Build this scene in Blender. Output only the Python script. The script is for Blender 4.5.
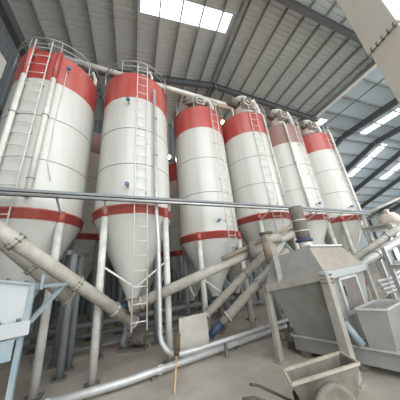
import bpy, math, random
from mathutils import Vector, Matrix
random.seed(7)
PI = math.pi
scene = bpy.context.scene
for o in list(bpy.data.objects): bpy.data.objects.remove(o)

# ------------------------------------------------------------------ camera
FPX, PITCH, ROLL, EYE, AZ = 191.74, math.radians(19.95), math.radians(-5.66), 1.7, math.radians(65.15)
cp, sp, cr, sr = math.cos(PITCH), math.sin(PITCH), math.cos(ROLL), math.sin(ROLL)
_P = Matrix(((1,0,0),(0,cp,-sp),(0,sp,cp)))
_A = Matrix(((1,0,0),(0,0,-1),(0,1,0)))
_L = Matrix(((cr,-sr,0),(sr,cr,0),(0,0,1)))
_W = Matrix(((math.sin(AZ),math.cos(AZ),0),(-math.cos(AZ),math.sin(AZ),0),(0,0,1)))
ROT = _W @ _P @ _A @ _L
CAM = Vector((0,0,EYE))
cd = bpy.data.cameras.new('camera'); cam = bpy.data.objects.new('camera', cd)
scene.collection.objects.link(cam)
cam.matrix_world = Matrix.Translation(CAM) @ ROT.to_4x4()
cd.sensor_fit = 'HORIZONTAL'; cd.sensor_width = 36.0; cd.lens = 36.0*FPX/400.0
cd.clip_start = 0.05; cd.clip_end = 300
scene.camera = cam

# ------------------------------------------------------------------ world / light / exposure
world = bpy.data.worlds.new('overcast_sky'); scene.world = world; world.use_nodes = True
bg = world.node_tree.nodes['Background']
bg.inputs[0].default_value = (0.93, 0.97, 1.0, 1); bg.inputs[1].default_value = 6.0
scene.view_settings.view_transform = 'Standard'; scene.view_settings.look = 'None'
scene.view_settings.gamma = 1.0; scene.view_settings.use_curve_mapping = False
scene.view_settings.exposure = -0.6

# ------------------------------------------------------------------ pixel -> place helpers
def ray(x, y): return ROT @ Vector(((x-200)/FPX, -(y-200)/FPX, -1.0))
def pz(x, y, z=0.0): v = ray(x,y); return CAM + v*((z-EYE)/v.z)
def py(x, y, Y): v = ray(x,y); return CAM + v*(Y/v.y)
def px(x, y, X): v = ray(x,y); return CAM + v*(X/v.x)

# ------------------------------------------------------------------ materials
MATS = {}
def mat(name, col, rough=0.6, metal=0.0, dirt=None, amount=0.5, scale=3.0, bump=0.0, streak=False, bscale=40, spec=0.5):
    m = bpy.data.materials.new(name); m.use_nodes = True
    nt = m.node_tree; N = nt.nodes; L = nt.links
    b = N['Principled BSDF']
    b.inputs['Roughness'].default_value = rough; b.inputs['Metallic'].default_value = metal
    b.inputs['Base Color'].default_value = (*col, 1)
    b.inputs['Specular IOR Level'].default_value = spec
    tc = N.new('ShaderNodeTexCoord')
    if dirt:
        mp = N.new('ShaderNodeMapping'); L.new(tc.outputs['Object'], mp.inputs[0])
        if streak: mp.inputs['Scale'].default_value = (1, 1, 0.12)
        n = N.new('ShaderNodeTexNoise'); n.inputs['Scale'].default_value = scale
        n.inputs['Detail'].default_value = 6; n.inputs['Roughness'].default_value = 0.65
        L.new(mp.outputs[0], n.inputs['Vector'])
        r = N.new('ShaderNodeValToRGB'); r.color_ramp.elements[0].position = 0.42; r.color_ramp.elements[1].position = 0.72
        r.color_ramp.elements[1].color = (amount, amount, amount, 1)
        L.new(n.outputs['Fac'], r.inputs[0])
        mx = N.new('ShaderNodeMixRGB'); mx.inputs[1].default_value = (*col, 1); mx.inputs[2].default_value = (*dirt, 1)
        L.new(r.outputs[0], mx.inputs[0]); L.new(mx.outputs[0], b.inputs['Base Color'])
    if bump:
        n2 = N.new('ShaderNodeTexNoise'); n2.inputs['Scale'].default_value = bscale; n2.inputs['Detail'].default_value = 4
        L.new(tc.outputs['Object'], n2.inputs['Vector'])
        bp = N.new('ShaderNodeBump'); bp.inputs['Strength'].default_value = bump; bp.inputs['Distance'].default_value = 0.02
        L.new(n2.outputs['Fac'], bp.inputs['Height']); L.new(bp.outputs[0], b.inputs['Normal'])
    MATS[name] = m; return m
mat('silo_white', (0.56,0.56,0.52), 0.25, dirt=(0.45,0.435,0.38), amount=0.6, scale=2.2, streak=True)
mat('silo_red', (0.40,0.060,0.050), 0.32, dirt=(0.48,0.19,0.16), amount=0.6, scale=2.5, streak=True)
mat('silo_faded', (0.27,0.155,0.13), 0.5, dirt=(0.33,0.25,0.21), amount=0.6, scale=3, streak=True)
mat('seam', (0.26,0.25,0.23), 0.7)
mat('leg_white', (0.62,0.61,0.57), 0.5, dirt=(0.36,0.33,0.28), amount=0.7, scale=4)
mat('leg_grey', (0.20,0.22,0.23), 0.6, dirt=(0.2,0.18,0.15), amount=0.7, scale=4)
mat('rail_white', (0.66,0.65,0.60), 0.5, dirt=(0.4,0.37,0.31), amount=0.4, scale=6)
mat('galv', (0.50,0.51,0.50), 0.42, 0.35, dirt=(0.36,0.34,0.30), amount=0.7, scale=5)
mat('dusty_tube', (0.42,0.395,0.345), 0.7, dirt=(0.27,0.235,0.18), amount=0.8, scale=5, bump=0.25)
mat('dusty_dark', (0.17,0.155,0.13), 0.85, dirt=(0.10,0.085,0.07), amount=0.8, scale=6, bump=0.4)
mat('dust_brown', (0.30,0.25,0.185), 0.85, dirt=(0.20,0.16,0.115), amount=0.7, scale=6, bump=0.3)
mat('machine_grey', (0.25,0.25,0.232), 0.45, dirt=(0.185,0.172,0.145), amount=0.8, scale=2.5, bump=0.05)
mat('machine_frame', (0.33,0.31,0.27), 0.55, dirt=(0.22,0.195,0.155), amount=0.8, scale=5)
mat('cover_plate', (0.27,0.235,0.19), 0.45, dirt=(0.42,0.38,0.32), amount=0.7, scale=9, streak=True)
mat('light_blue_steel', (0.35,0.375,0.38), 0.4, dirt=(0.28,0.29,0.275), amount=0.6, scale=4)
mat('blue_paint', (0.19,0.25,0.28), 0.45, dirt=(0.32,0.33,0.31), amount=0.6, scale=6)
mat('casing_beige', (0.52,0.485,0.42), 0.5, dirt=(0.44,0.40,0.33), amount=0.6, scale=2, bump=0.05)
mat('bolt', (0.16,0.15,0.14), 0.5, 0.6)
mat('roof_sheet', (0.52,0.575,0.575), 0.5, dirt=(0.44,0.48,0.465), amount=0.6, scale=0.6)
mat('roof_sheet_blue', (0.58,0.69,0.77), 0.5, dirt=(0.50,0.60,0.67), amount=0.5, scale=0.6)
mat('purlin', (0.24,0.26,0.26), 0.6)
mat('rafter', (0.105,0.115,0.12), 0.6)
mat('gutter', (0.86,0.86,0.83), 0.5)
mat('wall_dark', (0.16,0.19,0.20), 0.7, dirt=(0.11,0.12,0.12), amount=0.6, scale=0.7)
mat('wall_pale', (0.42,0.46,0.47), 0.7, dirt=(0.33,0.36,0.37), amount=0.6, scale=0.5)
mat('black', (0.03,0.03,0.035), 0.6)
mat('navy', (0.03,0.05,0.10), 0.5)
mat('sensor_blue', (0.08,0.13,0.28), 0.4)
mat('board', (0.42,0.40,0.35), 0.7, dirt=(0.31,0.28,0.23), amount=0.7, scale=4)
mat('wood', (0.55,0.36,0.18), 0.7, dirt=(0.4,0.25,0.12), amount=0.5, scale=12)
mat('bristle', (0.12,0.09,0.05), 0.95, bump=0.8, bscale=120)
mat('barrow', (0.17,0.155,0.125), 0.75, dirt=(0.10,0.085,0.065), amount=0.8, scale=6, bump=0.3)
mat('barrow_rim', (0.40,0.36,0.29), 0.7, dirt=(0.25,0.21,0.16), amount=0.7, scale=10)
mat('rust', (0.07,0.055,0.045), 0.8, dirt=(0.045,0.035,0.03), amount=0.7, scale=12, bump=0.3)
mat('mortar', (0.13,0.105,0.08), 0.95, dirt=(0.18,0.15,0.11), amount=0.8, scale=10, bump=1.0, bscale=30)
mat('orange', (0.50,0.17,0.05), 0.6)
mat('bag', (0.66,0.60,0.53), 0.9, dirt=(0.5,0.36,0.29), amount=0.7, scale=6, bump=0.4, bscale=20)
mat('flex', (0.60,0.61,0.60), 0.4, 0.3)
# concrete floor
m = mat('concrete', (0.42,0.38,0.325), 0.75, dirt=(0.22,0.19,0.15), amount=0.85, scale=0.7, bump=0.15, bscale=25)
# skylight sheet
m = bpy.data.materials.new('skylight'); m.use_nodes = True; nt = m.node_tree
nt.nodes.remove(nt.nodes['Principled BSDF'])
tr = nt.nodes.new('ShaderNodeBsdfTranslucent'); tr.inputs[0].default_value = (0.95,0.95,0.97,1)
tp = nt.nodes.new('ShaderNodeBsdfTransparent'); mx = nt.nodes.new('ShaderNodeMixShader'); mx.inputs[0].default_value = 0.5
nt.links.new(tr.outputs[0], mx.inputs[1]); nt.links.new(tp.outputs[0], mx.inputs[2])
nt.links.new(mx.outputs[0], nt.nodes['Material Output'].inputs[0]); MATS['skylight'] = m
# lit lamp
m = bpy.data.materials.new('lamp_glow'); m.use_nodes = True; nt = m.node_tree
b = nt.nodes['Principled BSDF']; b.inputs['Emission Color'].default_value = (1.0,0.72,0.42,1); b.inputs['Emission Strength'].default_value = 14
MATS['lamp_glow'] = m

# ------------------------------------------------------------------ mesh helpers
class MB:
    def __init__(s): s.v = []; s.f = []; s.sm = []
    def add(s, vs, fs, smooth=False):
        n = len(s.v); s.v += [Vector(v) for v in vs]; s.f += [tuple(i+n for i in f) for f in fs]; s.sm += [smooth]*len(fs); return s
    def box(s, c, size, rot=None):
        c = Vector(c); hx, hy, hz = [q/2 for q in size]; vs = []
        for z in (-hz, hz):
            for x, y in ((-hx,-hy),(hx,-hy),(hx,hy),(-hx,hy)):
                v = Vector((x,y,z)); vs.append(c + (rot @ v if rot else v))
        return s.add(vs, [(3,2,1,0),(4,5,6,7),(0,1,5,4),(1,2,6,5),(2,3,7,6),(3,0,4,7)])
    def hexa(s, v8):   # bottom 4 ccw, top 4 ccw
        return s.add(v8, [(3,2,1,0),(4,5,6,7),(0,1,5,4),(1,2,6,5),(2,3,7,6),(3,0,4,7)])
    def bar(s, a, b, w, h=None, up=(0,0,1)):
        a = Vector(a); b = Vector(b); h = h or w; d = (b-a).normalized(); up = Vector(up)
        x = d.cross(up)
        if x.length < 1e-4: x = d.cross(Vector((1,0,0)))
        x.normalize(); y = x.cross(d); vs = []
        for p in (a, b):
            for i, j in ((-1,-1),(1,-1),(1,1),(-1,1)): vs.append(p + x*(i*w/2) + y*(j*h/2))
        return s.add(vs, [(3,2,1,0),(4,5,6,7),(0,1,5,4),(1,2,6,5),(2,3,7,6),(3,0,4,7)])
    def tube(s, pts, r, seg=12, r2=None, caps=True):
        pts = [Vector(p) for p in pts]; n = len(pts); vs = []; prev = None
        for i, p in enumerate(pts):
            d = (pts[min(i+1,n-1)] - pts[max(i-1,0)]).normalized()
            if prev is None:
                x = d.cross(Vector((0,0,1)))
                if x.length < 1e-3: x = Vector((1,0,0))
            else: x = prev - d*prev.dot(d)
            x.normalize(); prev = x; y = d.cross(x)
            rr = r if r2 is None else r + (r2-r)*i/(n-1)
            for k in range(seg):
                a = 2*PI*k/seg; vs.append(p + x*(rr*math.cos(a)) + y*(rr*math.sin(a)))
        fs = [(i*seg+k, i*seg+(k+1)%seg, (i+1)*seg+(k+1)%seg, (i+1)*seg+k) for i in range(n-1) for k in range(seg)]
        s.add(vs, fs, True)
        if caps:
            m0 = len(s.v)-n*seg
            s.f.append(tuple(m0+k for k in reversed(range(seg)))); s.f.append(tuple(m0+(n-1)*seg+k for k in range(seg))); s.sm += [False, False]
        return s
    def ring(s, c, R, r, seg=48, sec=6, a0=0, a1=2*PI, axis='z'):
        full = abs(a1-a0-2*PI) < 1e-6; n = seg if full else seg+1; vs = []; c = Vector(c)
        for i in range(n):
            a = a0+(a1-a0)*i/seg
            for k in range(sec):
                b = 2*PI*k/sec; q = R + r*math.cos(b); h = r*math.sin(b)
                vs.append(c + (Vector((q*math.cos(a), q*math.sin(a), h)) if axis == 'z' else Vector((q*math.cos(a), h, q*math.sin(a)))))
        fs = []
        for i in range(seg):
            j = (i+1) % n
            for k in range(sec): fs.append((i*sec+k, j*sec+k, j*sec+(k+1)%sec, i*sec+(k+1)%sec))
        return s.add(vs, fs, True)
    def lathe(s, c, prof, seg=48, smooth=True):   # prof list of (r,z)
        c = Vector(c); vs = []; n = len(prof)
        for r, z in prof:
            for k in range(seg):
                a = 2*PI*k/seg; vs.append(c + Vector((r*math.cos(a), r*math.sin(a), z)))
        fs = [(i*seg+k, i*seg+(k+1)%seg, (i+1)*seg+(k+1)%seg, (i+1)*seg+k) for i in range(n-1) for k in range(seg)]
        return s.add(vs, fs, smooth)
    def build(s, name, material, parent=None, rotz=None, bevel=0):
        off = Vector((0,0,0))
        q = parent
        while q is not None: off += q.location; q = q.parent
        me = bpy.data.meshes.new(name); me.from_pydata([v-off for v in s.v], [], s.f); me.update()
        me.materials.append(MATS[material])
        me.polygons.foreach_set('use_smooth', s.sm)
        o = bpy.data.objects.new(name, me); scene.collection.objects.link(o)
        if parent is not None: o.parent = parent
        if rotz: o.rotation_euler.z = rotz
        if bevel:
            bv = o.modifiers.new('bevel','BEVEL'); bv.width = bevel; bv.segments = 2; bv.limit_method = 'ANGLE'
        return o
def tag(o, label, cat, group=None):
    o['label'] = label; o['category'] = cat
    if group: o['group'] = group
    return o
def thing(name, loc, label, cat, group=None):
    o = bpy.data.objects.new(name, None); scene.collection.objects.link(o); o.location = loc; o.empty_display_size = 0.2
    bpy.context.view_layer.update()
    return tag(o, label, cat, group)
def struct(o): o['kind'] = 'structure'; return o
def share(name, src, parent, loc):
    o = bpy.data.objects.new(name, src.data); scene.collection.objects.link(o); o.parent = parent; o.location = loc; return o
def lerp(a, b, t): return Vector(a) + (Vector(b)-Vector(a))*t

# ------------------------------------------------------------------ the building (its own axes are turned a little against the silo row)
BROT = math.radians(-4.85)
RX, RZ, SL, XL, XV, Y0, Y1 = 5.18, 14.4, 0.13, -5.45, 14.6, -3.0, 13.5
def zroof(X): return RZ - SL*abs(X-RX)
def bw(X, Y, Z): return Matrix.Rotation(BROT, 3, 'Z') @ Vector((X, Y, Z))   # building axes -> world

floor = struct(MB().box((14,0,-0.15),(110,64,0.3)).build('floor','concrete',rotz=BROT))

ceiling = struct(MB().bar((RX,Y0,RZ+0.10),(RX,Y1,RZ+0.10),0.5,0.03).build('ceiling','roof_sheet',rotz=BROT))
def sheet(xa, za, xb, zb, ya, yb, matn, parent, pitch=0.27, along='x'):
    """ribbed roof sheet running from (xa,za) to (xb,zb), ribs along the run"""
    mb = MB(); prof = []; n = max(1, round((yb-ya)/pitch)); p = (yb-ya)/n
    for i in range(n):
        y = ya+i*p
        prof += [(y,0),(y+p*0.70,0),(y+p*0.76,0.03),(y+p*0.94,0.03)]
    prof.append((yb,0)); vs = []
    for y, h in prof:
        for x, z in ((xa,za),(xb,zb)): vs.append((x,y,z+h) if along == 'x' else (y,x,z+h))
    fs = [(2*i,2*i+1,2*i+3,2*i+2) for i in range(len(prof)-1)]
    return mb.add(vs, fs).build('roof_sheet', matn, parent)
SKY = [(0.05,4.72,5.03,5.92)]            # clear strip in the left slope
W_SH = 1.0
y = Y0
CLEAR = {5.03:5.92, -1.3:-0.4}  # second strip is out of view, added to let in more light
while y < Y1-0.01:
    yb = min(y+W_SH, Y1)
    ya = y
    # left slope, leaving the clear strip open
    for k0 in CLEAR:
        if ya < k0-1e-6 and yb > k0: yb = k0
    if ya in CLEAR:
        yb = CLEAR[ya]
        sheet(XL,zroof(XL),0.05,zroof(0.05),ya,yb,'roof_sheet',ceiling); sheet(4.72,zroof(4.72),RX,RZ,ya,yb,'roof_sheet',ceiling)
        sheet(0.05,zroof(0.05),4.72,zroof(4.72),ya,yb,'skylight',ceiling).name = 'skylight_sheet'
    else: sheet(XL,zroof(XL),RX,RZ,ya,yb,'roof_sheet',ceiling)
    if ya == -1.3:  # matching unseen skylight added in the right slope for extra light
        sheet(RX,RZ,6.2,zroof(6.2),ya,yb,'roof_sheet',ceiling); sheet(6.2,zroof(6.2),11.5,zroof(11.5),ya,yb,'skylight',ceiling).name = 'skylight_sheet'
        sheet(11.5,zroof(11.5),XV,zroof(XV),ya,yb,'roof_sheet',ceiling)
    else: sheet(RX,RZ,XV,zroof(XV),ya,yb,'roof_sheet',ceiling)
    y = yb
for i in range(1,11):
    X = RX - 1.06*i; z = zroof(X)-0.11
    MB().bar((X,Y0,z),(X,Y1,z),0.06,0.16).build('purlin','purlin',ceiling)
for i in range(1,9):
    X = RX + 1.06*i; z = zroof(X)-0.11
    MB().bar((X,Y0,z),(X,Y1,z),0.06,0.16).build('purlin','purlin',ceiling)
for dx in (-0.16,0.16):
    MB().bar((RX+dx,Y0,RZ-0.13),(RX+dx,Y1,RZ-0.13),0.06,0.16).build('purlin','purlin',ceiling)
def ibeam(mb, a, b, w, h, t=0.03):
    a = Vector(a); b = Vector(b); d = (b-a).normalized(); x = d.cross(Vector((0,0,1))).normalized(); u = x.cross(d)
    mb.bar(a,b,t,h-2*t); mb.bar(a+u*(h/2-t/2),b+u*(h/2-t/2),w,t); mb.bar(a-u*(h/2-t/2),b-u*(h/2-t/2),w,t); return mb
for Yf in (-2.0, 3.6, 9.0):
    for xa, xb in ((XL,RX),(XV,RX)):
        ibeam(MB(),(xa,Yf,zroof(xa)-0.40),(RX,Yf,RZ-0.40),0.22,0.42).build('rafter','rafter',ceiling)
    MB().box((RX,Yf,RZ-0.42),(0.03,0.26,0.56)).build('splice_plate','rafter',ceiling)
# valley gutter along the right edge of the slope
MB().bar((XV-0.05,Y0,zroof(XV)-0.06),(XV-0.05,Y1,zroof(XV)-0.06),0.55,0.06).build('valley_gutter','gutter',ceiling)
MB().bar((XV-0.45,Y0,zroof(XV)-0.22),(XV-0.45,Y1,zroof(XV)-0.22),0.1,0.22).build('purlin','purlin',ceiling)
MB().tube([(XV+1.3,Y0,12.75),(XV+1.3,10.3,12.75)],0.035,8).build('sprinkler_pipe','rafter',ceiling)

# roof of the side bay on the right: ridge across, falling away to the back
RIDY, RIDZ, BS, XE = 10.3, 13.3, 0.365, 46.0
side_roof = struct(MB().bar((XV,RIDY,RIDZ+0.06),(XE,RIDY,RIDZ+0.06),0.5,0.03,).build('roof_side_bay','roof_sheet_blue',rotz=BROT))
side_roof.name = 'ceiling_side_bay'
BACKY = 24.0; zback = RIDZ - BS*(BACKY-RIDY)
SKX = [(15.5,16.3,9.2,10.2,None),(21.6,22.6,6.6,10.1,None),(26.4,27.4,None,10.6,15.4),(33.0,34.2,None,10.9,15.2)]
cuts = sorted([XV, XE] + [c for p in SKX for c in p[:2]])
segs = []
for a, b in zip(cuts, cuts[1:]):
    hit_ = [p for p in SKX if abs(a-p[0])<1e-6 and abs(b-p[1])<1e-6]
    if hit_: segs.append((a,b,hit_[0]))
    else:
        n = max(1, round((b-a)/1.8))
        for k in range(n): segs.append((a+(b-a)*k/n, a+(b-a)*(k+1)/n, False))
def added_front_strip(a, b):  # unseen skylight in the front half, added to brighten the side bay
    sheet(Y0,RIDZ,0.0,RIDZ,a,b,'roof_sheet_blue',side_roof,along='y'); sheet(0.0,RIDZ,4.6,RIDZ,a,b,'skylight',side_roof,along='y').name = 'skylight_sheet'
for a, b, clear in segs:
    if clear and clear[2] is not None:      # clear strip in the front half
        ya, yb = clear[2], clear[3]
        sheet(4.6,RIDZ,ya,RIDZ,a,b,'roof_sheet_blue',side_roof,along='y'); added_front_strip(a,b); sheet(yb,RIDZ,RIDY,RIDZ,a,b,'roof_sheet_blue',side_roof,along='y')
        sheet(ya,RIDZ,yb,RIDZ,a,b,'skylight',side_roof,along='y').name = 'skylight_sheet'
        sheet(RIDY,RIDZ,BACKY,zback,a,b,'roof_sheet_blue',side_roof,along='y')
    elif clear:                             # clear strip in the falling half
        ya, yb = clear[3], clear[4]; zf_ = lambda q: RIDZ-BS*(q-RIDY)
        sheet(4.6,RIDZ,RIDY,RIDZ,a,b,'roof_sheet_blue',side_roof,along='y'); added_front_strip(a,b)
        sheet(RIDY,RIDZ,ya,zf_(ya),a,b,'roof_sheet_blue',side_roof,along='y'); sheet(yb,zf_(yb),BACKY,zback,a,b,'roof_sheet_blue',side_roof,along='y')
        sheet(ya,zf_(ya),yb,zf_(yb),a,b,'skylight',side_roof,along='y').name = 'skylight_sheet'
    else:
        sheet(Y0,RIDZ,RIDY,RIDZ,a,b,'roof_sheet_blue',side_roof,along='y')
        sheet(RIDY,RIDZ,BACKY,zback,a,b,'roof_sheet_blue',side_roof,along='y')
for Xf in (19.5,24.4,30.0,36.0,42.5,45.5):
    ibeam(MB(),(Xf,Y0,RIDZ-0.5),(Xf,RIDY,RIDZ-0.5),0.25,0.5).build('rafter','rafter',side_roof)
    ibeam(MB(),(Xf,RIDY,RIDZ-0.5),(Xf,BACKY,zback-0.5),0.25,0.5).build('rafter','rafter',side_roof)
    MB().box((Xf,BACKY-0.3,(zback-0.5)/2),(0.3,0.3,zback-0.5)).build('column','rafter',side_roof)
for i in range(10):
    Y = RIDY-1.5*(i+0.3)
    if Y > Y0: MB().bar((XV,Y,RIDZ-0.1),(XE,Y,RIDZ-0.1),0.07,0.16).build('purlin','purlin',side_roof)
    Y = RIDY+1.5*(i+0.3); zz = RIDZ-BS*(Y-RIDY)-0.1
    if Y < BACKY: MB().bar((XV,Y,zz),(XE,Y,zz),0.07,0.16).build('purlin','purlin',side_roof)

# walls
def clad(name, a, b, z0, z1, matn, pitch=0.3):
    """vertical ribbed cladding from a to b (building axes)"""
    a = Vector((*a,0)); b = Vector((*b,0)); L = (b-a).length; d = (b-a)/L; nrm = Vector((-d.y,d.x,0)); n = int(L/pitch); vs = []; 
    for i in range(n):
        for t, h in ((0,0),(0.6,0),(0.7,0.04),(0.9,0.04)):
            q = a + d*(L*(i+t)/n) + nrm*h
            vs += [(q.x,q.y,z0),(q.x,q.y,z1)]
    vs += [(b.x,b.y,z0),(b.x,b.y,z1)]
    fs = [(2*i,2*i+2,2*i+3,2*i+1) for i in range(len(vs)//2-1)]
    return struct(MB().add(vs,fs).build(name,matn,rotz=BROT))
wl = clad('wall_left',(XL-0.25,Y0),(XL-0.25,Y1),0,13.2,'wall_dark')
MB().bar((XL+0.05,Y0,12.75),(XL+0.05,Y1,12.75),0.3,0.55).build('eave_beam','rafter',wl)
for Yf in (3.6,9.0):
    MB().box((XL+0.05,Yf,6.25),(0.35,0.3,12.5)).build('column','rafter',wl)
for k in range(3):
    MB().bar((XL-0.1,Y0,3.0+3*k),(XL-0.1,Y1,3.0+3*k),0.08,0.2).build('girt','rafter',wl)
w1 = struct(MB().box((XL-0.16,7.4,10.6),(0.06,1.3,1.2)).build('window_1','wall_pale',rotz=BROT))
for k in range(3):
    MB().box((XL-0.10,6.93+0.43*k+0.04,10.6),(0.05,0.36,1.02)).build('louvre_panel','gutter',w1)
wb = clad('wall_back',(XV,Y1),(XL,Y1),0,14.3,'wall_dark')
for k in range(4):
    MB().bar((XL,Y1-0.12,2.5+2.6*k),(XV,Y1-0.12,2.5+2.6*k),0.1,0.2).build('girt','rafter',wb)
ws = clad('wall_back_side_bay',(XE,BACKY),(XV,BACKY),0,zback,'wall_pale')
clad('wall_left_side_bay',(XV+0.05,Y1),(XV+0.05,BACKY),0,RIDZ,'wall_pale')
wr = clad('wall_right',(XE,Y0),(XE,BACKY),6.0,RIDZ,'wall_pale')
wf = clad('wall_front_shade',(XL-0.25,Y0),(-3.6,Y0),0,13.0,'wall_dark')  # unseen wall piece added behind the viewer to darken the left side
MB().bar((XL,Y0+0.12,6.0),(-3.6,Y0+0.12,6.0),0.1,0.2).build('girt','rafter',wf)

# ------------------------------------------------------------------ silos
SILO_R = 0.98
ZR, ZB, ZT = 3.23, 6.47, 7.43
def cyl_theta(c, R, p):
    """direction around a silo axis where the line of sight through photo point p meets its shell"""
    r = ray(*p); u = Vector((r.x,r.y)); cc = Vector(c); a = u.dot(u); b = -2*u.dot(cc); k = cc.dot(cc)-R*R
    D = max(0, b*b-4*a*k); t = (-b-math.sqrt(D))/(2*a); q = u*t-cc
    return math.atan2(q.y, q.x)
def pol(c, R, th, z): return Vector((c[0]+R*math.cos(th), c[1]+R*math.sin(th), z))
RUNG = None
def silo(c, label, dz=0.0, zr=ZR, red='silo_red', ladder=None, pipes=(), rail=(0.0,2*PI), legmat='leg_white', sensor=None, brace=True, red_pipe=False, tip=None, ladder_bottom=None, ladder_w=0.14, cables=(), group='red and white storage silos'):
    zb, zt, zr = ZB+dz, ZT+dz, zr+dz
    t = thing('silo',(c[0],c[1],0),label,'silo',group)
    C3 = (c[0],c[1],0); R = SILO_R
    n = 3; zs = [zr+(zb-zr)*i/n for i in range(n+1)]
    for a, b in zip(zs, zs[1:]):
        MB().lathe(C3,[(R,a),(R,b)],72).build('shell_course','silo_white',t)
    for z in zs[1:-1]: MB().ring((c[0],c[1],z),R,0.011,72,6).build('weld_seam','seam',t)
    MB().lathe(C3,[(R+0.003,zb),(R+0.003,zt)],72).build('top_band',red,t)
    MB().lathe(C3,[(R+0.004,zt-0.01),(R+0.004,zt+0.01),(0.25,zt+0.22),(0.0,zt+0.24)],48,False).build('roof_cap',red,t)
    # bottom ring, cone, outlet
    MB().lathe(C3,[(R-0.02,zr+0.015),(R+0.035,zr+0.015),(R+0.035,zr-0.02),(R+0.012,zr-0.025),(R+0.012,zr-0.2),(R-0.03,zr-0.2)],64).build('skirt_ring','silo_red',t)
    tip = tip or zr-1.95
    MB().lathe(C3,[(R-0.01,zr-0.2),(R-0.06,zr-0.3),(0.15,tip),(0.15,tip-0.06)],56).build('cone','silo_white' if legmat=='leg_white' else 'leg_white',t)
    v = MB().lathe(C3,[(0.0,tip-0.05),(0.21,tip-0.05),(0.21,tip-0.09),(0.13,tip-0.09),(0.13,tip-0.32),(0.19,tip-0.32),(0.19,tip-0.36),(0,tip-0.36)],20).build('outlet_valve','dusty_dark',t)
    MB().tube([(c[0]-0.1,c[1]-0.05,tip-0.2),(c[0]-0.34,c[1]-0.16,tip-0.2)],0.075,10).build('valve_actuator','navy',v)
    # legs
    for k in range(4):
        th = PI/4+k*PI/2; q = pol(c,R-0.01,th,0)
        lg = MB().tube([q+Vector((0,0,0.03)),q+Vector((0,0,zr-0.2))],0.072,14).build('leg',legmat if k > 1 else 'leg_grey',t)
        MB().tube([q+Vector((0,0,zr-0.22)),q+Vector((0,0,zr+0.02))],0.076,14).build('red_collar','silo_red',lg)
        MB().box(q+Vector((0,0,0.015)),(0.26,0.26,0.03)).build('base_plate','dusty_dark',lg)
    if brace:
        for (a0,a1) in ((5,7),(7,1),(3,5)):
            A = pol(c,R,a0*PI/4,zr-1.25); B = pol(c,R,a1*PI/4,zr-1.25); Mx = (A+B)/2+Vector((0,0,-0.5))
            MB().bar(A,Mx,0.035).build('brace',legmat,t); MB().bar(Mx,B,0.035).build('brace',legmat,t)
    if rail:
        g = MB(); Rr = R+0.07
        g.ring((c[0],c[1],zt+0.20),Rr,0.012,48,6,*rail); g.ring((c[0],c[1],zt+0.42),Rr,0.014,48,6,*rail)
        go = g.build('guardrail','galv',t)
        npst = max(2,round((rail[1]-rail[0])/0.7))
        for k in range(npst+1):
            tq = rail[0]+(rail[1]-rail[0])*k/npst
            MB().tube([pol(c,Rr,tq,zt-0.15),pol(c,Rr,tq,zt+0.42)],0.012,6).build('rail_post','galv',go)
    if ladder is not None:
        lo = zr-0.9 if ladder_bottom is None else ladder_bottom
        hi = zt+0.32; tv = Vector((-math.sin(ladder),math.cos(ladder),0)); w = ladder_w
        mb = MB(); Rl = R+0.075
        for sgn in (-1,1):
            mb.tube([pol(c,Rl,ladder,lo)+tv*(sgn*w),pol(c,Rl,ladder,hi)+tv*(sgn*w)],0.014,8)
        for z in (zr+0.3,zr+1.7,zr+3.1,zt-0.2):
            for sgn in (-1,1): mb.bar(pol(c,R-0.01,ladder,z)+tv*(sgn*w*0.95),pol(c,Rl,ladder,z)+tv*(sgn*w),0.025)
        lad = mb.build('ladder','rail_white',t)
        first = None; z = lo+0.15
        while z < hi-0.1:
            p = pol(c,Rl,ladder,z)
            if first is None: first = MB().tube([p-tv*w,p+tv*w],0.010,6).build('rung','rail_white',lad); z0 = z
            else: share('rung',first,lad,(0,0,z-z0))
            z += 0.30
    for th, r0, ptop, pbot in pipes:
        Rp = R+r0+0.03
        pp = MB().tube([pol(c,Rp,th,pbot),pol(c,Rp,th,zb)],r0,10).build('fill_pipe','rail_white',t)
        MB().tube([pol(c,Rp,th,zb),pol(c,Rp,th,ptop-0.1),pol(c,Rp-0.06,th,ptop+0.08),pol(c,R-0.2,th,ptop+0.14)],r0,10).build('pipe_head',red if red_pipe else 'rail_white',pp)
        for z in (zr+0.6,zr+2.2,zb+0.3):
            MB().ring((pol(c,Rp,th,z)),r0+0.004,0.012,16,6).build('pipe_clamp','seam',pp)
    for sth, sz in (sensor or ()):
        p = pol(c,R,sth,sz); q = pol(c,R+0.12,sth,sz)
        so = MB().tube([p,q],0.03,8).build('level_sensor','rail_white',t)
        MB().tube([q,pol(c,R+0.18,sth,sz)],0.05,10).build('sensor_cap','sensor_blue',so)
    for cp_ in cables:
        MB().tube([pol(c,R+0.03+b_,a_,z_) for a_,z_,b_ in cp_],0.009,6).build('sensor_cable','rail_white',t)
    return t
S = {1:(-1.77,5.47), 2:(0.45,5.32), 3:(2.92,5.83), 4:(4.96,5.47), 5:(7.07,5.54), 6:(9.27,5.47)}
def th(i, x, y, R=SILO_R): return cyl_theta(S[i], R, (x,y))
silo(S[1],zr=3.12,label='largest red-topped white silo at the left edge, with ladder and two vertical pipes',ladder=th(1,31,100),ladder_w=0.19,
     pipes=((th(1,50,96,1.05),0.055,ZT,ZR+0.1),(th(1,17,100,1.05),0.055,ZT,ZR+0.1)),sensor=((th(1,68,70),ZT-0.45),),red_pipe=True,cables=([(th(1,67,72),ZT-0.5,0.06),(th(1,66,76),ZB+0.25,0.0),(th(1,63,90),ZB-0.3,0.0),(th(1,55,120),ZB-1.2,0.0),(th(1,52,140),ZB-1.7,0.01),(th(1,47,165),ZB-2.3,0.0),(th(1,50,182),ZB-2.7,0.0)],))
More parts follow.
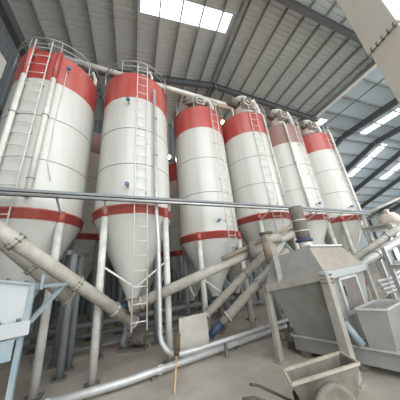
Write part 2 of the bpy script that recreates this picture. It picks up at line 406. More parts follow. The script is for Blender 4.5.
silo(S[2],'red-topped white silo with a long central ladder, second from the left',ladder=th(2,141,160),ladder_bottom=0.75,
     sensor=((th(2,129,108),ZB-0.25),(th(2,128,190),ZR+0.45)))
silo(S[3],'white silo with red top hanging lower than its neighbours, third from the left',zr=2.71,ladder=th(3,220,165),sensor=((th(3,218,222),3.0),),tip=0.98)
silo(S[4],rail=(-PI*0.55,PI*0.1),label='bright red-topped silo right of the lower-hanging one, fourth from the left',ladder=th(4,264,165),pipes=((th(4,274,160,1.02),0.035,ZT,ZR+0.1),))
silo(S[5],rail=(-PI*0.55,PI*0.1),label='silo with faded pinkish-brown top band, fifth from the left',red='silo_faded',ladder=th(5,307,165),pipes=((th(5,296,165),0.04,ZT,ZR),),sensor=((th(5,317,205),ZR+0.4),))
silo(S[6],rail=(-PI*0.45,PI*0.1),label='smallest-looking red-topped silo at the right end of the front row',ladder=th(6,338,165),pipes=((th(6,344,170,1.05),0.05,ZT,1.0),),sensor=((th(6,349,206),ZR+0.35),))
bgrp = 'silos of the back row'
silo((-1.25,8.45),'rear-row silo glimpsed between the two leftmost front silos',rail=None,legmat='leg_grey',red='silo_faded',brace=False,group=bgrp)
silo((0.95,8.6),'rear-row silo hidden behind the second front silo, dark legs showing below',dz=-0.7,rail=None,legmat='leg_grey',brace=False,group=bgrp)
silo((3.1,8.6),'rear-row silo with red band glimpsed between second and third front silos',dz=-0.7,rail=None,legmat='leg_grey',brace=False,group=bgrp)
silo((5.4,8.6),'rear-row silo behind the fourth front silo, dark legs showing below',dz=-0.7,rail=None,legmat='leg_grey',brace=False,group=bgrp)

# dust filters on the silo roofs
def dust_filter(c, label, s=1.0):
    z = ZT+0.18; t = thing('dust_filter',(c[0],c[1],z),label,'filter','dust filters on the silo roofs')
    MB().lathe((c[0],c[1],z),[(0,0),(0.24*s,0),(0.24*s,0.55*s),(0.27*s,0.55*s),(0.27*s,0.6*s),(0.1*s,0.72*s),(0,0.72*s)],20).build('housing','rail_white',t)
    MB().tube([(c[0]-0.2*s,c[1]-0.1,z+0.35*s),(c[0]-0.55*s,c[1]-0.2,z+0.35*s)],0.13*s,12).build('motor','dusty_dark',t)
    MB().tube([(c[0]+0.15*s,c[1]-0.15,z+0.4*s),(c[0]+0.35*s,c[1]-0.3,z+0.55*s),(c[0]+0.45*s,c[1]-0.3,z+0.25*s),(c[0]+0.45*s,c[1]-0.3,z-0.1)],0.07*s,10).build('elbow_duct','rail_white',t)
    f = MB().box((c[0]-0.05,c[1]-0.3*s,z+0.25*s),(0.3*s,0.16*s,0.3*s)).build('valve_box','dusty_tube',t)
    MB().ring((c[0]-0.05,c[1]-0.4*s,z+0.25*s),0.09*s,0.02,16,6,axis='y').build('hand_wheel','dusty_dark',f)
dust_filter((S[1][0]+0.55,S[1][1]+0.1),'pale dust filter on the roof of the leftmost silo',0.8)
dust_filter((S[2][0]+0.1,S[2][1]-0.45),'small pale dust filter on the second silo, beside its ladder top',0.6)
dust_filter((S[3][0]-0.1,S[3][1]-0.35),'white dust filter on the roof of the lower-hanging silo',1.15)
dust_filter((S[4][0]-0.25,S[4][1]-0.45),'white dust filter with motor on the bright red fourth silo',1.35)
dust_filter((S[5][0]-0.3,S[5][1]-0.45),'white dust filter on the silo with the faded top',1.35)
dust_filter((S[6][0]-0.5,S[6][1]-0.4),'grey dust filter on the roof of the rightmost silo',1.2)

# long feed pipe above the silo roofs
t = thing('feed_pipe',(2.5,6.0,ZT+0.2),'long pale pipe running above the silo roofs','pipe')
fa, fb = py(72,61,6.0), py(252,112.5,6.0); fz = (fa.z+fb.z)/2
MB().tube([(fa.x-0.5,6.0,fz),(fb.x,6.0,fz)],0.11,12).build('pipe_run','rail_white',t)
for i in (1,2,3,4):
    X = S[i][0]+0.1
    MB().tube([(X,6.0,ZT+0.12),(X,6.0,fz-0.1)],0.035,8).build('pipe_support','rail_white',t)
    MB().ring((X,6.0,fz),0.115,0.02,16,6,axis='y').build('flange','galv',t)
# warm lamps
def lamp(p, label, r=0.09, power=60):
    t = thing('bulkhead_lamp',p,label,'lamp','warm lamps behind the silos')
    MB().lathe(p,[(0,-r),(r*0.7,-r*0.7),(r,0),(r*0.7,r*0.5)],16).build('lamp_bulb','lamp_glow',t)
    MB().lathe(p,[(r*0.7,r*0.5),(r*1.5,r*0.5),(r*0.6,r*1.6),(0,r*1.7)],16).build('lamp_shade','galv',t)
    p2 = Vector(p)+Vector((0,0,r*1.6)); bq = Matrix.Rotation(-BROT,3,'Z') @ Vector(p); MB().tube([p2,(p2.x,p2.y,zroof(bq.x)-0.02)],0.012,6).build('hanger','galv',t)
    ld = bpy.data.lights.new('lamp_light','POINT'); ld.energy = power; ld.color = (1,0.68,0.38); ld.shadow_soft_size = r*1.1
    lo = bpy.data.objects.new('lamp_light',ld); scene.collection.objects.link(lo); lo.parent = t; lo.location = (0,0,-r*1.4)
lamp(py(169,157,8.2),'glowing warm lamp seen in the gap between second and third silos',0.10,90)
lamp(py(222,122,7.6),'glowing warm lamp between the third and fourth silo tops',0.11,260)

# ------------------------------------------------------------------ cable tray in front of the silos
t = thing('cable_tray',(3.4,4.13,3.2),'long grey cable tray and pipe running across the front of all silos','cable tray')
TY = 4.13; za, zb_ = 3.31, 3.22
MB().bar((-3.2,TY,za+0.03),(9.3,TY,zb_+0.03),0.10,0.05).build('tray','leg_grey',t)
MB().tube([(-3.2,TY-0.03,za-0.045),(9.3,TY-0.03,zb_-0.045)],0.032,8).build('conduit','galv',t)
MB().tube([(-3.2,TY+0.03,za-0.05),(9.3,TY+0.03,zb_-0.05)],0.018,8).build('cable','black',t)
for i in range(1,7):
    for sg in (-1,1):
        if i == 3: continue
        X = S[i][0]+sg*0.69; Z = za+(zb_-za)*(X+3.2)/12.5
        MB().bar((X,TY+0.02,Z-0.01),(X,S[i][1]-0.765,Z-0.22),0.03).build('bracket','galv',t)
t = thing('overhead_pipe',(9.33,4.13,3.24),'grey pipe slanting up to the right beyond the last silo','pipe')
pa, pb = Vector((9.33,4.13,3.24)), py(404,196,3.7)
MB().tube([pa,pb],0.06,10).build('pipe_run','dusty_tube',t)
MB().ring(pa,0.06,0.02,12,6,axis='y').build('flange','galv',t)

# ------------------------------------------------------------------ floor pipes, bent pipe, board, broom
z1 = 0.10
pA0, pA1, pA2 = pz(-40,418,z1), pz(130,379,z1), pz(272,331,z1)
t = thing('floor_pipe',(1.5,4.2,0),'galvanised pipe lying along the floor nearest the viewer','pipe')
MB().tube([(-2.2,4.22,z1),(0.3,4.2,z1),(3.7,4.58,z1),(6.2,4.61,z1)],0.062,12).build('pipe_run','galv',t)
for X,Y in ((-0.9,4.21),(0.75,4.25),(2.6,4.46),(4.6,4.59)):
    MB().box((X,Y,0.02),(0.1,0.2,0.04)).build('saddle','dusty_dark',t)
    MB().ring((X+0.12,Y,z1),0.066,0.014,14,6,axis='y').build('coupling','galv',t)
t = thing('bent_pipe',(0.9,4.32,0),'white pipe coming down the second silo and bending along the floor','pipe')
pts = [(0.84,4.31,6.9),(0.85,4.31,3.02),(0.86,4.20,2.3),(0.86,4.20,0.66)]
cx, cz, rr = 1.22, 0.66, 0.36
for k in range(1,9):
    a = PI+(PI/2)*k/8; pts.append((cx+rr*math.cos(a),4.20-0.009*k,cz+0.37*math.sin(a)))
pts += [(1.6,4.13,0.29),(3.54,4.35,0.29),(6.2,4.66,0.29)]
MB().tube(pts,0.045,12).build('pipe_run','galv',t)
for z in (3.4,4.6,5.8): MB().ring((0.85,4.31,z),0.047,0.012,14,6).build('pipe_clamp','seam',t)
for X,Y in ((2.2,4.2),(4.2,4.43)): MB().box((X,Y,0.12),(0.06,0.06,0.24)).build('support','dusty_dark',t)
# board leaning behind the pipes
b0, b1 = Vector((1.31,4.44,0.0)), Vector((1.99,4.52,0.0))
up = Vector((0.03,0.10,0.77)); n = Vector((0.02,-0.03,0.0))
bd = MB().hexa([b0,b1,b1+Vector((-0.01,0.03,0.005)),b0+Vector((-0.01,0.03,0.005)),b0+up,b1+up,b1+up+Vector((-0.01,0.03,0.005)),b0+up+Vector((-0.01,0.03,0.005))]).build('board','board',bevel=0.004)
tag(bd,'dusty pale board leaning upright behind the floor pipes','board')
# broom
t = thing('broom',pz(174,394),'upside-down broom with wooden stick and dark bristles leaning on the pipes','broom')
q0 = pz(174.5,394,0.01); q1 = Vector((1.10,3.98,0.36)); dq = (q1-q0).normalized(); q2 = q1+Vector((0.02,0.05,0.07))
MB().tube([q0,q1+dq*0.05],0.016,8).build('stick','wood',t)
hd = MB(); hd.tube([q1,q1+Vector((0.02,0.05,0.12)),q1+Vector((0.05,0.08,0.27))],0.03,10,r2=0.065); hd.build('bristles','bristle',t)
MB().tube([q1-dq*0.03,q1+Vector((0.01,0.02,0.05))],0.05,10).build('ferrule','rust',t)

# ------------------------------------------------------------------ screw conveyors
def conveyor(name, a, b, r, label, matn='dusty_tube', flanges=(0.3,0.62), motor=0, hopper=True):
    a = Vector(a); b = Vector(b); d = (b-a).normalized()
    t = thing('screw_conveyor',((a+b)/2),label,'conveyor','screw conveyors')
    MB().tube([a,b],r,18).build('casing',matn,t)
    for f in flanges:
        p = a.lerp(b,f); fl = MB().tube([p-d*0.02,p+d*0.02],r*1.24,18).build('flange',matn,t)
        x = d.cross(Vector((0,0,1))).normalized(); y = x.cross(d)
        for k in range(8):
            an = 2*PI*k/8; c = p+(x*math.cos(an)+y*math.sin(an))*r*1.18
            MB().tube([c-d*0.045,c+d*0.045],r*0.09,6).build('bolt','bolt',fl)
    for e, s in ((a,-1),(b,1)): MB().tube([e,e+d*s*0.03],r*1.25,18).build('end_plate',matn,t)
    if motor:
        e, s = (a,-1) if motor == 1 else (b,1)
        g = MB().tube([e+d*s*0.03,e+d*s*0.22],r*0.85,14).build('gearbox','dusty_dark',t)
        MB().tube([e+d*s*0.22,e+d*s*0.6],r*0.7,14).build('motor','navy' if motor == 1 else 'dusty_dark',t)
    return t
A0, A1 = py(0,231,3.5), py(133,322,4.70)
conveyor('a',A0+(A0-A1)*0.35,A1,0.105,'thick pale screw conveyor tube rising to the upper left corner',flanges=(0.32,0.62,0.86))
A2 = py(10,248,4.05); A3 = py(68,298,4.45)
conveyor('a2',A2+(A2-A3)*0.4,A3,0.10,'thinner dusty tube slung under the thick left conveyor','dusty_tube',flanges=(0.55,))
B0, B1 = py(131,307,4.50), py(303,229,3.95)
conveyor('b',B0,B1,0.11,'long dusty screw conveyor rising right in front of the lower-hanging silo',flanges=(0.04,0.58,0.93))
C0, C1 = py(207,314,4.85), py(277,241,4.4)
conveyor('c',C0,C1,0.10,'steep upper screw conveyor tube behind the grey mixer, left of its post','dusty_tube',flanges=(0.5,),motor=1)
C2, C3 = py(228,316,4.55), py(288,250,4.1)
conveyor('c2',C2,C3,0.11,'steep lower screw conveyor tube beside the mixer, parallel to the upper one',flanges=(0.45,),motor=1)
D0, D1 = py(352,271,3.35), py(402,238,2.9)
conveyor('d',D0,D1+(D1-D0)*0.3,0.11,'silver inclined conveyor tube at the right, lower of two','galv',flanges=(0.35,))
D2, D3 = py(350,262,3.58), py(402,226,3.12)
conveyor('d2',D2,D3+(D3-D2)*0.3,0.10,'brown dusty inclined conveyor tube at the right, upper of two','dusty_tube',flanges=(0.5,))
# brown pipe lying on conveyor b
P0, P1 = py(222,259,4.1), py(303,221.5,3.8)
tag(MB().tube([P0,P1],0.05,10).build('feed_tube','dust_brown'),'thin brown tube running along the top of the long conveyor','pipe')

# ------------------------------------------------------------------ mixer machine
L1, L2, L3 = Vector((2.88,3.43,0)), Vector((3.23,2.36,0)), Vector((5.19,2.78,0)); L4 = L1+(L3-L2)
zt1, zt2 = 1.25, 1.45
LG = [(L1,zt1),(L2,zt2),(L3,zt2),(L4,zt1)]
u = (L2-L1).normalized(); w = (L3-L2).normalized()
mixer = t = thing('mixer',((L1+L3)/2),'big grey steel mixer with sloped hoods standing on a bolted frame','mixing machine')
rot = Matrix(((w.x,-w.y,0),(w.y,w.x,0),(0,0,1)))
def L(i, z): p = LG[i][0]; return Vector((p.x,p.y,z))
for i,(p,zt_) in enumerate(LG):
    lg = MB().box((p.x,p.y,zt_/2),(0.12 if i!=1 else 0.15,0.09 if i!=1 else 0.13,zt_),rot).build('leg','machine_frame',t,bevel=0.008)
    MB().box((p.x,p.y,0.012),(0.2,0.2,0.024),rot).build('foot_plate','machine_frame',lg)
for i,j in ((0,1),(1,2),(2,3),(3,0)):
    a = L(i,LG[i][1]-0.03); b = L(j,LG[j][1]-0.03); dd = (b-a).normalized()
    bm_ = MB().bar(a-dd*0.06,b+dd*0.06,0.1,0.13).build('frame_beam','machine_frame' if i != 1 else 'light_blue_steel',t,bevel=0.006)
# bolts at the corner by the near leg
for k in range(2):
    for j in range(3):
        p = L2 + Vector((0,0,zt2-0.02-0.06*j)) - w*0.08 + u*(-0.02+0.05*k) 
        MB().tube([p,p-w*0.02],0.012,6).build('bolt','bolt',t)
        p = L2 + Vector((0,0,zt2-0.02-0.06*j)) + u*0.075 + w*(0.0+0.05*k)
        MB().tube([p,p+u*0.02],0.012,6).build('bolt','bolt',t)
# upper hood (frustum) : left plate, front brown plate, back and right plates, flange
def inset(fu, fw, z):  # fu along u from L1 (0..1), fw along w (0..1)
    p = L1 + (L2-L1)*fu + (L3-L2)*fw; return Vector((p.x,p.y,z))
Tz = 1.93
T = [inset(0.06,0.13,Tz-0.15), inset(0.74,0.17,Tz), inset(0.74,0.95,Tz), inset(0.06,0.9,Tz-0.15)]
Bq = [L(i,LG[i][1]+0.03) for i in range(4)]
def plate(name, q, matn, th_=0.012):
    q = [Vector(v) for v in q]; n = (q[1]-q[0]).cross(q[3]-q[0]).normalized()*th_
    return MB().hexa([v for v in q]+[v+n for v in q]).build(name, matn, t)
plate('hood_plate',[Bq[0],Bq[1],T[1],T[0]],'machine_grey')
plate('hood_plate',[Bq[1],Bq[2],T[2],T[1]],'cover_plate')
plate('hood_plate',[Bq[2],Bq[3],T[3],T[2]],'machine_grey')
plate('hood_plate',[Bq[3],Bq[0],T[0],T[3]],'machine_grey')
plate('hood_top',[T[0],T[1],T[2],T[3]],'machine_grey')
MB().bar(T[1]+Vector((0,0,0.015)),T[2]+Vector((0,0,0.015)),0.1,0.035).build('hood_flange','galv',t)
# lower body tapering to a trough
fw0, fw1 = 0.20, 0.62
def low(fu, fw, z): return inset(fu,fw,z)
Lq = [low(0.18,fw0,0.34), low(1.0,fw0,0.34), low(1.0,fw1,0.34), low(0.18,fw1,0.34)]
Uq = [inset(0.04,0.03,zt1-0.08), inset(0.97,0.03,zt2-0.08), inset(0.97,0.97,zt2-0.08), inset(0.04,0.97,zt1-0.08)]
plate('body_plate',[Lq[0],Lq[1],Uq[1],Uq[0]],'machine_grey')
plate('body_plate',[Lq[1],Lq[2],Uq[2],Uq[1]],'machine_grey')
plate('body_plate',[Lq[2],Lq[3],Uq[3],Uq[2]],'machine_grey')
plate('body_plate',[Lq[3],Lq[0],Uq[0],Uq[3]],'machine_grey')
# trough with lip, running out towards the viewer
trq = [low(0.08,fw0-0.01,0.1),low(1.85,fw0-0.01,0.1),low(1.85,fw1,0.1),low(0.08,fw1,0.1)]
tr = MB().hexa(trq+[p+Vector((0,0,0.23)) for p in trq]).build('trough','machine_grey',t,bevel=0.02)
lip = MB()
for a,b in ((0,1),(1,2),(3,0)): lip.bar(trq[a]+Vector((0,0,0.245)),trq[b]+Vector((0,0,0.245)),0.09,0.025)
lip.build('trough_lip','galv',tr)
for fu in (0.2,0.95,1.7):
    a = low(fu,fw0,0.05); b = low(fu,fw1,0.05); MB().bar(a,b,0.12,0.1).build('skid','dusty_dark',tr)
g = MB().tube([low(0.08,0.28,0.24),low(-0.12,0.28,0.24)],0.10,14).build('gearbox','dusty_dark',t)
MB().tube([low(-0.12,0.28,0.24),low(-0.34,0.28,0.24)],0.085,14).build('motor','dusty_dark',g)
MB().box(low(-0.02,0.28,0.12),(0.16,0.2,0.14),rot).build('motor_foot','rust',g)
# inspection door in the front face
da, db = inset(0.99,0.22,0), inset(0.99,0.62,0)
def fp(f,z): p = da.lerp(db,f); return Vector((p.x,p.y,z)) + u*0.02
fr = MB()
for a,b in ((fp(0,0.78),fp(1,0.78)),(fp(0,1.32),fp(1,1.32)),(fp(0,0.78),fp(0,1.32)),(fp(1,0.78),fp(1,1.32))): fr.bar(a,b,0.05,0.05)
do = fr.build('inspection_door','galv',t)
plate2 = MB().hexa([fp(0,0.8)-u*0.01,fp(1,0.8)-u*0.01,fp(1,0.8)+u*0.005,fp(0,0.8)+u*0.005,fp(0,1.3)-u*0.01,fp(1,1.3)-u*0.01,fp(1,1.3)+u*0.005,fp(0,1.3)+u*0.005]).build('door_panel','dusty_dark',do)  # dark panel colour stands in for the shade inside the frame
MB().bar(fp(0.1,1.05)+u*0.03,fp(0.1,1.2)+u*0.03,0.02).build('door_handle','bolt',do)
# post on the hood carrying the conveyor, inlet pipe
pq = inset(0.28,0.02,0); MB().bar((pq.x,pq.y,1.28),(pq.x+0.02,pq.y+0.02,2.05),0.1,0.08).build('hood_post','machine_frame',t)
ip = inset(0.50,0.42,0)
inl = MB().tube([(ip.x,ip.y,Tz-0.05),(ip.x,ip.y,Tz+0.16)],0.13,16).build('inlet_neck','rail_white',t)
MB().ring((ip.x,ip.y,Tz+0.17),0.15,0.035,24,8).build('rubber_band','navy',inl)
si = thing('inlet_sleeve',(ip.x,ip.y,Tz+0.2),'upright dusty grey sleeve pipe with light bands on top of the mixer','sleeve')
MB().lathe((ip.x,ip.y,Tz+0.2),[(0.0,0),(0.145,0),(0.15,0.25),(0.145,0.5),(0.15,0.75),(0.0,0.75)],20).build('sleeve','dusty_dark',si)
for k in (0.18,0.42): MB().ring((ip.x,ip.y,Tz+0.2+k),0.15,0.012,24,6).build('band','rail_white',si)
# junk on top where the conveyors end: short stubs
st = thing('valve_cluster',(ip.x-0.45,ip.y+0.5,Tz),'dusty valve cluster where the conveyors end above the mixer','valve')
hp = Vector((ip.x-0.55,ip.y+0.55,Tz))
MB().tube([hp+Vector((0,0,-0.25)),hp+Vector((0,0,0.45))],0.13,14).build('drop_chute','dust_brown',st)
MB().tube([hp+Vector((-0.3,0.25,-0.1)),hp+Vector((-0.3,0.25,0.3))],0.08,14).build('drop_chute','dusty_dark',st)
MB().tube([hp+Vector((0.3,-0.1,0.3)),hp+Vector((-0.1,0,0.32))],0.11,14).build('gearbox','dusty_tube',st)
MB().ring(hp+Vector((0,0,0.45)),0.14,0.03,20,6).build('flange','dusty_dark',st)

# ------------------------------------------------------------------ receiving hopper in front of the mixer
def open_hopper(name, top, bot, th_, mo, mi, label, cat):
    top = [Vector(p) for p in top]; bot = [Vector(p) for p in bot]
    t = thing(name,sum(bot,Vector())/4,label,cat)
    ct = sum(top,Vector())/4; cb = sum(bot,Vector())/4
    for i in range(4):
        j = (i+1)%4; it = lambda p,c: p+(c-p).normalized()*th_
        MB().hexa([bot[i],bot[j],it(bot[j],cb),it(bot[i],cb),top[i],top[j],it(top[j],ct),it(top[i],ct)]).build('side_plate',mo if i != 1 else mi,t)
    MB().hexa([p+Vector((0,0,0)) for p in bot]+[p+Vector((0,0,0.02)) for p in bot]).build('bottom_plate',mo,t)
    rim = MB()
    for i in range(4): rim.bar(top[i],top[(i+1)%4],0.03,0.025)
    rim.build('rim','galv',t)
    return t
h1,h2,h3,h4 = Vector((3.52,2.22,0.9)),Vector((3.70,1.90,0.9)),Vector((4.50,2.02,0.9)),Vector((4.32,2.34,0.9))
hb = [Vector((3.62,2.26,0.36)),Vector((3.74,1.98,0.36)),Vector((4.18,2.06,0.36)),Vector((4.06,2.34,0.36))]
open_hopper('receiving_hopper',[h1,h2,h3,h4],hb,0.02,'machine_grey','machine_grey','small open-topped grey hopper in front of the mixer at the right edge','hopper')
MB().tube([hb[0]+Vector((-0.22,0.14,0.36)),hb[0]+Vector((-0.13,0.02,0.06))],0.06,14).build('discharge_spout','blue_paint',mixer)

# ------------------------------------------------------------------ hopper and stand at the left edge
hx = py(31,284,2.55)     # upper right front corner
HX, HY = hx.x, hx.y
bk = Vector((HX,HY,0)).normalized(); lf = Vector((-bk.y,bk.x,0))
def hp_(a, b, z): return Vector((HX,HY,0)) + lf*a + bk*b + Vector((0,0,z))    # a to the left, b away from the viewer
W_, D_ = 1.3, 1.0
ztop = hx.z; zl = py(33,319,2.55).z
t = thing('feed_hopper',hp_(W_/2,D_/2,0),'pale blue-grey steel hopper with a braced arm at the lower left edge','hopper')
def slab(a0,a1,b0,b1,z0,z1,z1l=None):
    z1l = z1 if z1l is None else z1l
    return [hp_(a1,b0,z0),hp_(a0,b0,z0),hp_(a0,b1,z0),hp_(a1,b1,z0),hp_(a1,b0,z1l),hp_(a0,b0,z1),hp_(a0,b1,z1),hp_(a1,b1,z1l)]
MB().hexa(slab(0,W_,0,D_,zl,ztop,ztop+0.3)).build('bin','light_blue_steel',t)
MB().hexa(slab(-0.05,W_+0.05,-0.05,D_+0.05,zl-0.12,zl)).build('ledge_flange','light_blue_steel',t,bevel=0.006)
rim = MB()
rim.bar(hp_(0,0,ztop),hp_(W_,0,ztop+0.3),0.06,0.02); rim.bar(hp_(0,0,ztop),hp_(0,D_,ztop),0.06,0.02); rim.bar(hp_(W_,0,ztop+0.3),hp_(W_,D_,ztop+0.3),0.06,0.02)
rim.build('rim','blue_paint',t)
for k in range(9):
    a = 0.04+0.13*k
    p = hp_(a,-0.025,zl); MB().tube([p,p+Vector((0,0,0.025))],0.016,6).build('bolt','bolt',t)
    p = hp_(a,-0.015,ztop+0.3*a/W_+0.01); MB().tube([p,p+Vector((0,0,0.02))],0.014,6).build('bolt','bolt',t)
MB().hexa(slab(0.5,0.85,D_*0.35,D_*0.65,0.35,0.35)[:4]+slab(0.02,W_,0,D_,zl-0.12,zl-0.12)[:4]).build('hopper_cone','light_blue_steel',t)
q = hp_(0.12,0.0,zl-0.22); MB().hexa([q+v for v in (lf*0.08-bk*0.03+Vector((0,0,-0.07)),-lf*0.08-bk*0.03+Vector((0,0,-0.07)),-lf*0.08-bk*0.01+Vector((0,0,-0.07)),lf*0.08-bk*0.01+Vector((0,0,-0.07)),lf*0.08-bk*0.03+Vector((0,0,0.09)),-lf*0.08-bk*0.03+Vector((0,0,0.09)),-lf*0.08-bk*0.01+Vector((0,0,0.09)),lf*0.08-bk*0.01+Vector((0,0,0.09)))]).build('bracket_plate','blue_paint',t)
for a,b in ((0.0,0.02),(W_-0.02,0.02),(0.2,D_-0.03),(W_-0.02,D_-0.03)):
    MB().bar(hp_(a,b,0),hp_(a,b,zl-0.12),0.042).build('leg','blue_paint',t)
MB().bar(hp_(-0.02,0.0,zl),hp_(-0.02,0.0,ztop),0.04).build('corner_angle','blue_paint',t)
ae = py(66,284,HY+0.35)
MB().bar(hp_(0,0,ztop-0.03),ae,0.035).build('arm','blue_paint',t)
MB().bar(hp_(-0.04,0.02,zl-0.03),ae+Vector((-0.03,-0.01,-0.02)),0.035).build('diagonal_brace','blue_paint',t)
MB().bar(hp_(-0.09,0.02,ztop-0.06),hp_(-0.09,0.02,ztop+0.08),0.025).build('hook_bar','blue_paint',t)

# ------------------------------------------------------------------ wheelbarrow
rim_pts = [Vector((1.785,2.03,0.48)),Vector((2.75,1.90,0.48)),Vector((2.88,2.20,0.48)),Vector((1.94,2.29,0.48))]
bot_pts = [Vector((1.97,2.04,0.14)),Vector((2.60,1.95,0.14)),Vector((2.69,2.14,0.14)),Vector((2.06,2.22,0.14))]
t = thing('wheelbarrow',(2.33,2.1,0),'mortar-stained steel tub cart with a big solid wheel and a long handle','cart')
ct = sum(rim_pts,Vector())/4; cb = sum(bot_pts,Vector())/4
inn = lambda p,c,k: p+(c-p).normalized()*k
for i in range(4):
    j = (i+1)%4
    MB().hexa([bot_pts[i],bot_pts[j],inn(bot_pts[j],cb,0.03),inn(bot_pts[i],cb,0.03),rim_pts[i],rim_pts[j],inn(rim_pts[j],ct,0.03),inn(rim_pts[i],ct,0.03)]).build('tub_side','barrow',t)
MB().hexa(bot_pts+[p+Vector((0,0,0.02)) for p in bot_pts]).build('tub_bottom','barrow',t)
rm = MB()
for i in range(4): rm.bar(rim_pts[i],rim_pts[(i+1)%4],0.028,0.028)
rm.build('tub_rim','barrow_rim',t)
ml = [p.lerp(q,0.55) for p,q in zip(bot_pts,rim_pts)]
ml = [inn(p,sum(ml,Vector())/4,0.03) for p in ml]
MB().hexa([p-Vector((0,0,0.12)) for p in ml]+ml).build('mortar_residue','mortar',t)
ax = (rim_pts[1]-rim_pts[0]).normalized(); side = Vector((ax.y,-ax.x,0))
wc = pz(329,382,0.54); wc = Vector((wc.x,wc.y,0.27))
def wheel(c, k_):
    R3 = Matrix.Rotation(math.atan2(ax.y,ax.x),3,'Z')
    mb = MB(); prof = [(0.0,0.02),(0.19,0.012),(0.22,0.03),(0.26,0.03),(0.268,0.0),(0.26,-0.03),(0.22,-0.03),(0.19,-0.012),(0.0,-0.02)]
    seg = 32; vs = []
    for r,h in prof:
        for k in range(seg):
            a = 2*PI*k/seg; vs.append(c + R3 @ Vector((k_*r*math.cos(a),-h,k_*r*math.sin(a))))
    fs = [(i*seg+k,i*seg+(k+1)%seg,(i+1)*seg+(k+1)%seg,(i+1)*seg+k) for i in range(len(prof)-1) for k in range(seg)]
    o = mb.add(vs,fs,True).build('wheel','barrow',t)
    MB().tube([c+side*0.02,c+side*0.06],0.035,12).build('hub','rust',o)
wheel(wc,1.0); wc2 = Vector((2.60,2.20,0.135)); wheel(wc2,0.5)
MB().tube([wc,wc-side*0.25],0.02,8).build('axle','rust',t)
for p in (bot_pts[0],bot_pts[3]):
    MB().hexa([p+Vector((-0.06,0,-0.14)),p+Vector((0.04,0,-0.14)),p+Vector((0.04,0.02,-0.14)),p+Vector((-0.06,0.02,-0.14)),p+Vector((-0.1,0,0.16)),p+Vector((0.0,0,0.16)),p+Vector((0.0,0.02,0.16)),p+Vector((-0.1,0.02,0.16))]).build('side_bracket','rust',t)
for k,(e0,e1) in enumerate((((250,384.5),(258.5,385.5)),((243,399),(255,397.5)))):
    Yh = 2.25 if k == 0 else 2.05
    a = py(*e0,Yh); b = py(*e1,Yh); c = (bot_pts[3] if k == 0 else bot_pts[0])+Vector((0.05,0,-0.03))
    MB().tube([a,b,lerp(b,c,0.1),c,c+ax*0.45],0.014,8).build('handle','rust',t)

# ------------------------------------------------------------------ elevator casing overhead at the right
def azp(d, az_deg, z): # place at horizontal distance d, bearing from +Y clockwise
    a = math.radians(az_deg); return Vector((d*math.sin(a),d*math.cos(a),z))
Fc, Nc = azp(5.0,77.8,0), azp(4.72,84.3,0)
e1 = (Nc-Fc); e2 = Vector((-e1.y,e1.x,0)).normalized()
if e2.x < 0: e2 = -e2
zf = 1.7+0.815*5.0
t = thing('elevator_casing',(Fc+Nc)/2+e2*0.35,'large beige sheet-metal elevator casing overhead at the upper right','elevator casing')
def casing(name,z0,z1,off,matn):
    f = Fc+e1.normalized()*off-e2*0; n = Nc; bx = [f,n,n+e2*0.75,f+e2*0.75]
    return MB().hexa([Vector((p.x,p.y,z0)) for p in bx]+[Vector((p.x,p.y,z1)) for p in bx]).build(name,matn,t,bevel=0.015)
casing('lower_section',0.0,zf-0.03,0.04,'casing_beige'); casing('upper_section',zf+0.0,zf+4.5,0.0,'casing_beige')
fl = MB(); f = Fc-e1.normalized()*0.03-e2*0.035; n_ = Nc+e1.normalized()*0.03-e2*0.035
bx = [f,n_,n_+e2*0.82,f+e2*0.82]
fo = fl.hexa([Vector((p.x,p.y,zf-0.035)) for p in bx]+[Vector((p.x,p.y,zf+0.005)) for p in bx]).build('bolted_flange','casing_beige',t)
for k in range(6):
    p = f.lerp(n_,(k+0.3)/6)+e2*0.015; MB().tube([(p.x,p.y,zf-0.065),(p.x,p.y,zf+0.04)],0.022,6).build('bolt','bolt',fo)

# ------------------------------------------------------------------ things at the right behind the mixer
t = thing('platform_frame',(6.6,2.2,0),'grey steel platform frame with posts at the right edge','platform')
for X,Y in ((6.0,2.35),(6.9,2.12),(6.12,2.72),(7.02,2.5)):
    MB().box((X,Y,0.9),(0.08,0.08,1.8)).build('post','galv',t)
for a,b in (((6.0,2.35),(6.9,2.12)),((6.9,2.12),(7.02,2.5)),((7.02,2.5),(6.12,2.72)),((6.12,2.72),(6.0,2.35))):
    for z in (0.8,1.35): MB().bar((*a,z),(*b,z),0.06,0.08).build('cross_beam','galv',t)
for k in range(4):
    z = 1.05-0.09*k; a = Vector((5.75+0.05*k,2.92,z)); 
    tag(MB().tube([a,a+Vector((0.5,-0.05,0.03)),a+Vector((1.1,0.05,0.1)),a+Vector((1.7,0.0,0.22))],0.035,10).build('hose','flex'),
        ['topmost','second','third','lowest'][k]+' silver hose of the bundle behind the mixer at the right','hose','silver hoses behind the mixer')
t = thing('warning_beacon',px(365.5,281,5.9),'small orange beacon behind the mixer frame','beacon')
q = t.location; MB().lathe(q,[(0,-0.06),(0.06,-0.06),(0.07,0.02),(0.05,0.08),(0,0.1)],14).build('lens','orange',t)
MB().tube([(q.x,q.y,q.z-0.06),(q.x,q.y,0)],0.02,8).build('pole','galv',t)
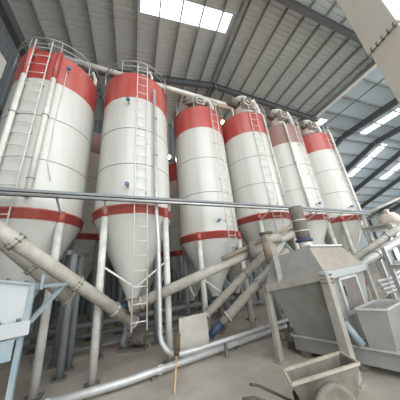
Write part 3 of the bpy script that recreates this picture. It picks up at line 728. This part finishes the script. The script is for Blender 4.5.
# platform with bulk bag farther right
BY = 3.75; bp_ = py(389,218,BY)
t = thing('loading_platform',(bp_.x,BY,0),'tall steel loading platform behind the right conveyors','platform')
zz = bp_.z-0.28
for dx,dy in ((-0.9,-0.6),(0.9,-0.6),(-0.9,0.6),(0.9,0.6)): MB().box((bp_.x+dx,BY+0.06+dy*0.57,(zz-0.17)/2),(0.1,0.1,zz-0.17)).build('post','galv',t)
zz = bp_.z-0.28
for k in range(6): MB().box((bp_.x-0.9+0.36*k,BY+0.08,zz-0.02),(0.34,0.86,0.04)).build('deck_plank','dusty_tube',t)
for dy in (-0.28,0.4): MB().bar((bp_.x-1,BY+dy,zz-0.1),(bp_.x+1,BY+dy,zz-0.1),0.08,0.14).build('deck_beam','galv',t)
for dx in (-0.9,-0.35): MB().bar((bp_.x+dx,BY-0.33,zz-0.04),(bp_.x+dx,BY-0.33,zz-0.9),0.05).build('hanger_bar','galv',t)
t = thing('bulk_bag',(bp_.x,BY,zz),'tied pinkish-white bulk bag on the loading platform','bag')
mb = MB(); seg = 20; prof = [(0.0,0),(0.27,0.0),(0.33,0.14),(0.31,0.34),(0.2,0.46),(0.07,0.5),(0.1,0.6),(0.0,0.58)]
vs = []
for r,z in prof:
    for k in range(seg):
        a = 2*PI*k/seg; rr = r*(1+0.1*math.sin(3*a+z*9)+0.06*math.sin(7*a)); vs.append(Vector((bp_.x+rr*math.cos(a),BY+rr*math.sin(a),zz+z+0.0)))
mb.add(vs,[(i*seg+k,i*seg+(k+1)%seg,(i+1)*seg+(k+1)%seg,(i+1)*seg+k) for i in range(len(prof)-1) for k in range(seg)],True)
mb.build('bag_body','bag',t)
for s in (-1,1): MB().tube([(bp_.x+s*0.2,BY-0.1,zz+0.40),(bp_.x+s*0.28,BY-0.1,zz+0.58),(bp_.x+s*0.12,BY-0.1,zz+0.56)],0.03,6).build('lifting_loop','black' if s==1 else 'bag',t)

# ------------------------------------------------------------------ clutter under the silos
for k,(a,b,r,lab) in enumerate((((-2.2,6.9,0.55),(4.2,6.9,0.62),0.075,'blue-grey pipe running low behind the front silo legs'),
        ((-2.4,7.3,0.25),(6.5,7.2,0.25),0.06,'lower grey pipe on the floor behind the front silo legs'),
        ((-1.6,6.45,0.12),(1.9,6.55,0.12),0.05,'short thin pipe on the floor under the second silo'))):
    tag(MB().tube([a,b],r,10).build('back_pipe','leg_grey'),lab,'pipe')

# gear pumps, sacks and bins standing about under the silos
def pump(p, ang, label, body='leg_grey', mot='navy', k=1.0):
    p = Vector(p); d = Vector((math.cos(ang),math.sin(ang),0)); n = Vector((-d.y,d.x,0))
    t = thing('pump',p,label,'pump','small pumps under the silos')
    MB().hexa([p+d*a+n*b+Vector((0,0,z)) for z in (0,0.06*k) for a,b in ((-0.35*k,-0.15*k),(0.35*k,-0.15*k),(0.35*k,0.15*k),(-0.35*k,0.15*k))]).build('base_frame','dusty_dark',t)
    c = p+Vector((0,0,0.22*k)); m_ = MB().tube([c-d*0.3*k,c+d*0.02*k],0.12*k,14).build('motor',mot,t)
    for q in range(5): MB().tube([c-d*(0.27-0.06*q)*k,c-d*(0.25-0.06*q)*k],0.135*k,14).build('cooling_fin',mot,m_)
    MB().tube([c+d*0.02*k,c+d*0.16*k],0.06*k,10).build('coupling','dusty_dark',t)
    MB().tube([c+d*0.14*k,c+d*0.3*k],0.16*k,16).build('pump_housing',body,t)
    MB().tube([c+d*0.22*k,c+d*0.22*k+Vector((0,0,0.42*k))],0.055*k,10).build('outlet_pipe',body,t)
pump((0.55,6.0,0),2.6,'small motor pump on the floor under the second silo','leg_grey','dusty_dark')
pump((2.95,5.85,0),0.9,'dark motor pump on the floor under the lower-hanging silo','dusty_dark','leg_grey',1.0)
# dark posts between the first two silos
pa_, pb_ = pz(59,380), pz(68,370)
t = thing('support_frame',(pa_+pb_)/2,'dark grey two-post support frame standing between the first and second silos','frame')
for p in (pa_,pb_):
    po = MB().tube([p,p+Vector((0,0,2.3))],0.07,12).build('post','leg_grey',t)
    MB().box(p+Vector((0,0,0.015)),(0.22,0.22,0.03)).build('base_plate','dusty_dark',po)
MB().bar(pa_+Vector((-0.1,-0.1,2.34)),pb_+Vector((0.1,0.3,2.34)),0.1,0.1).build('top_beam','leg_grey',t)
MB().bar(pa_+Vector((0,0,0.5)),pb_+Vector((0,0,1.9)),0.03).build('brace','leg_grey',t)
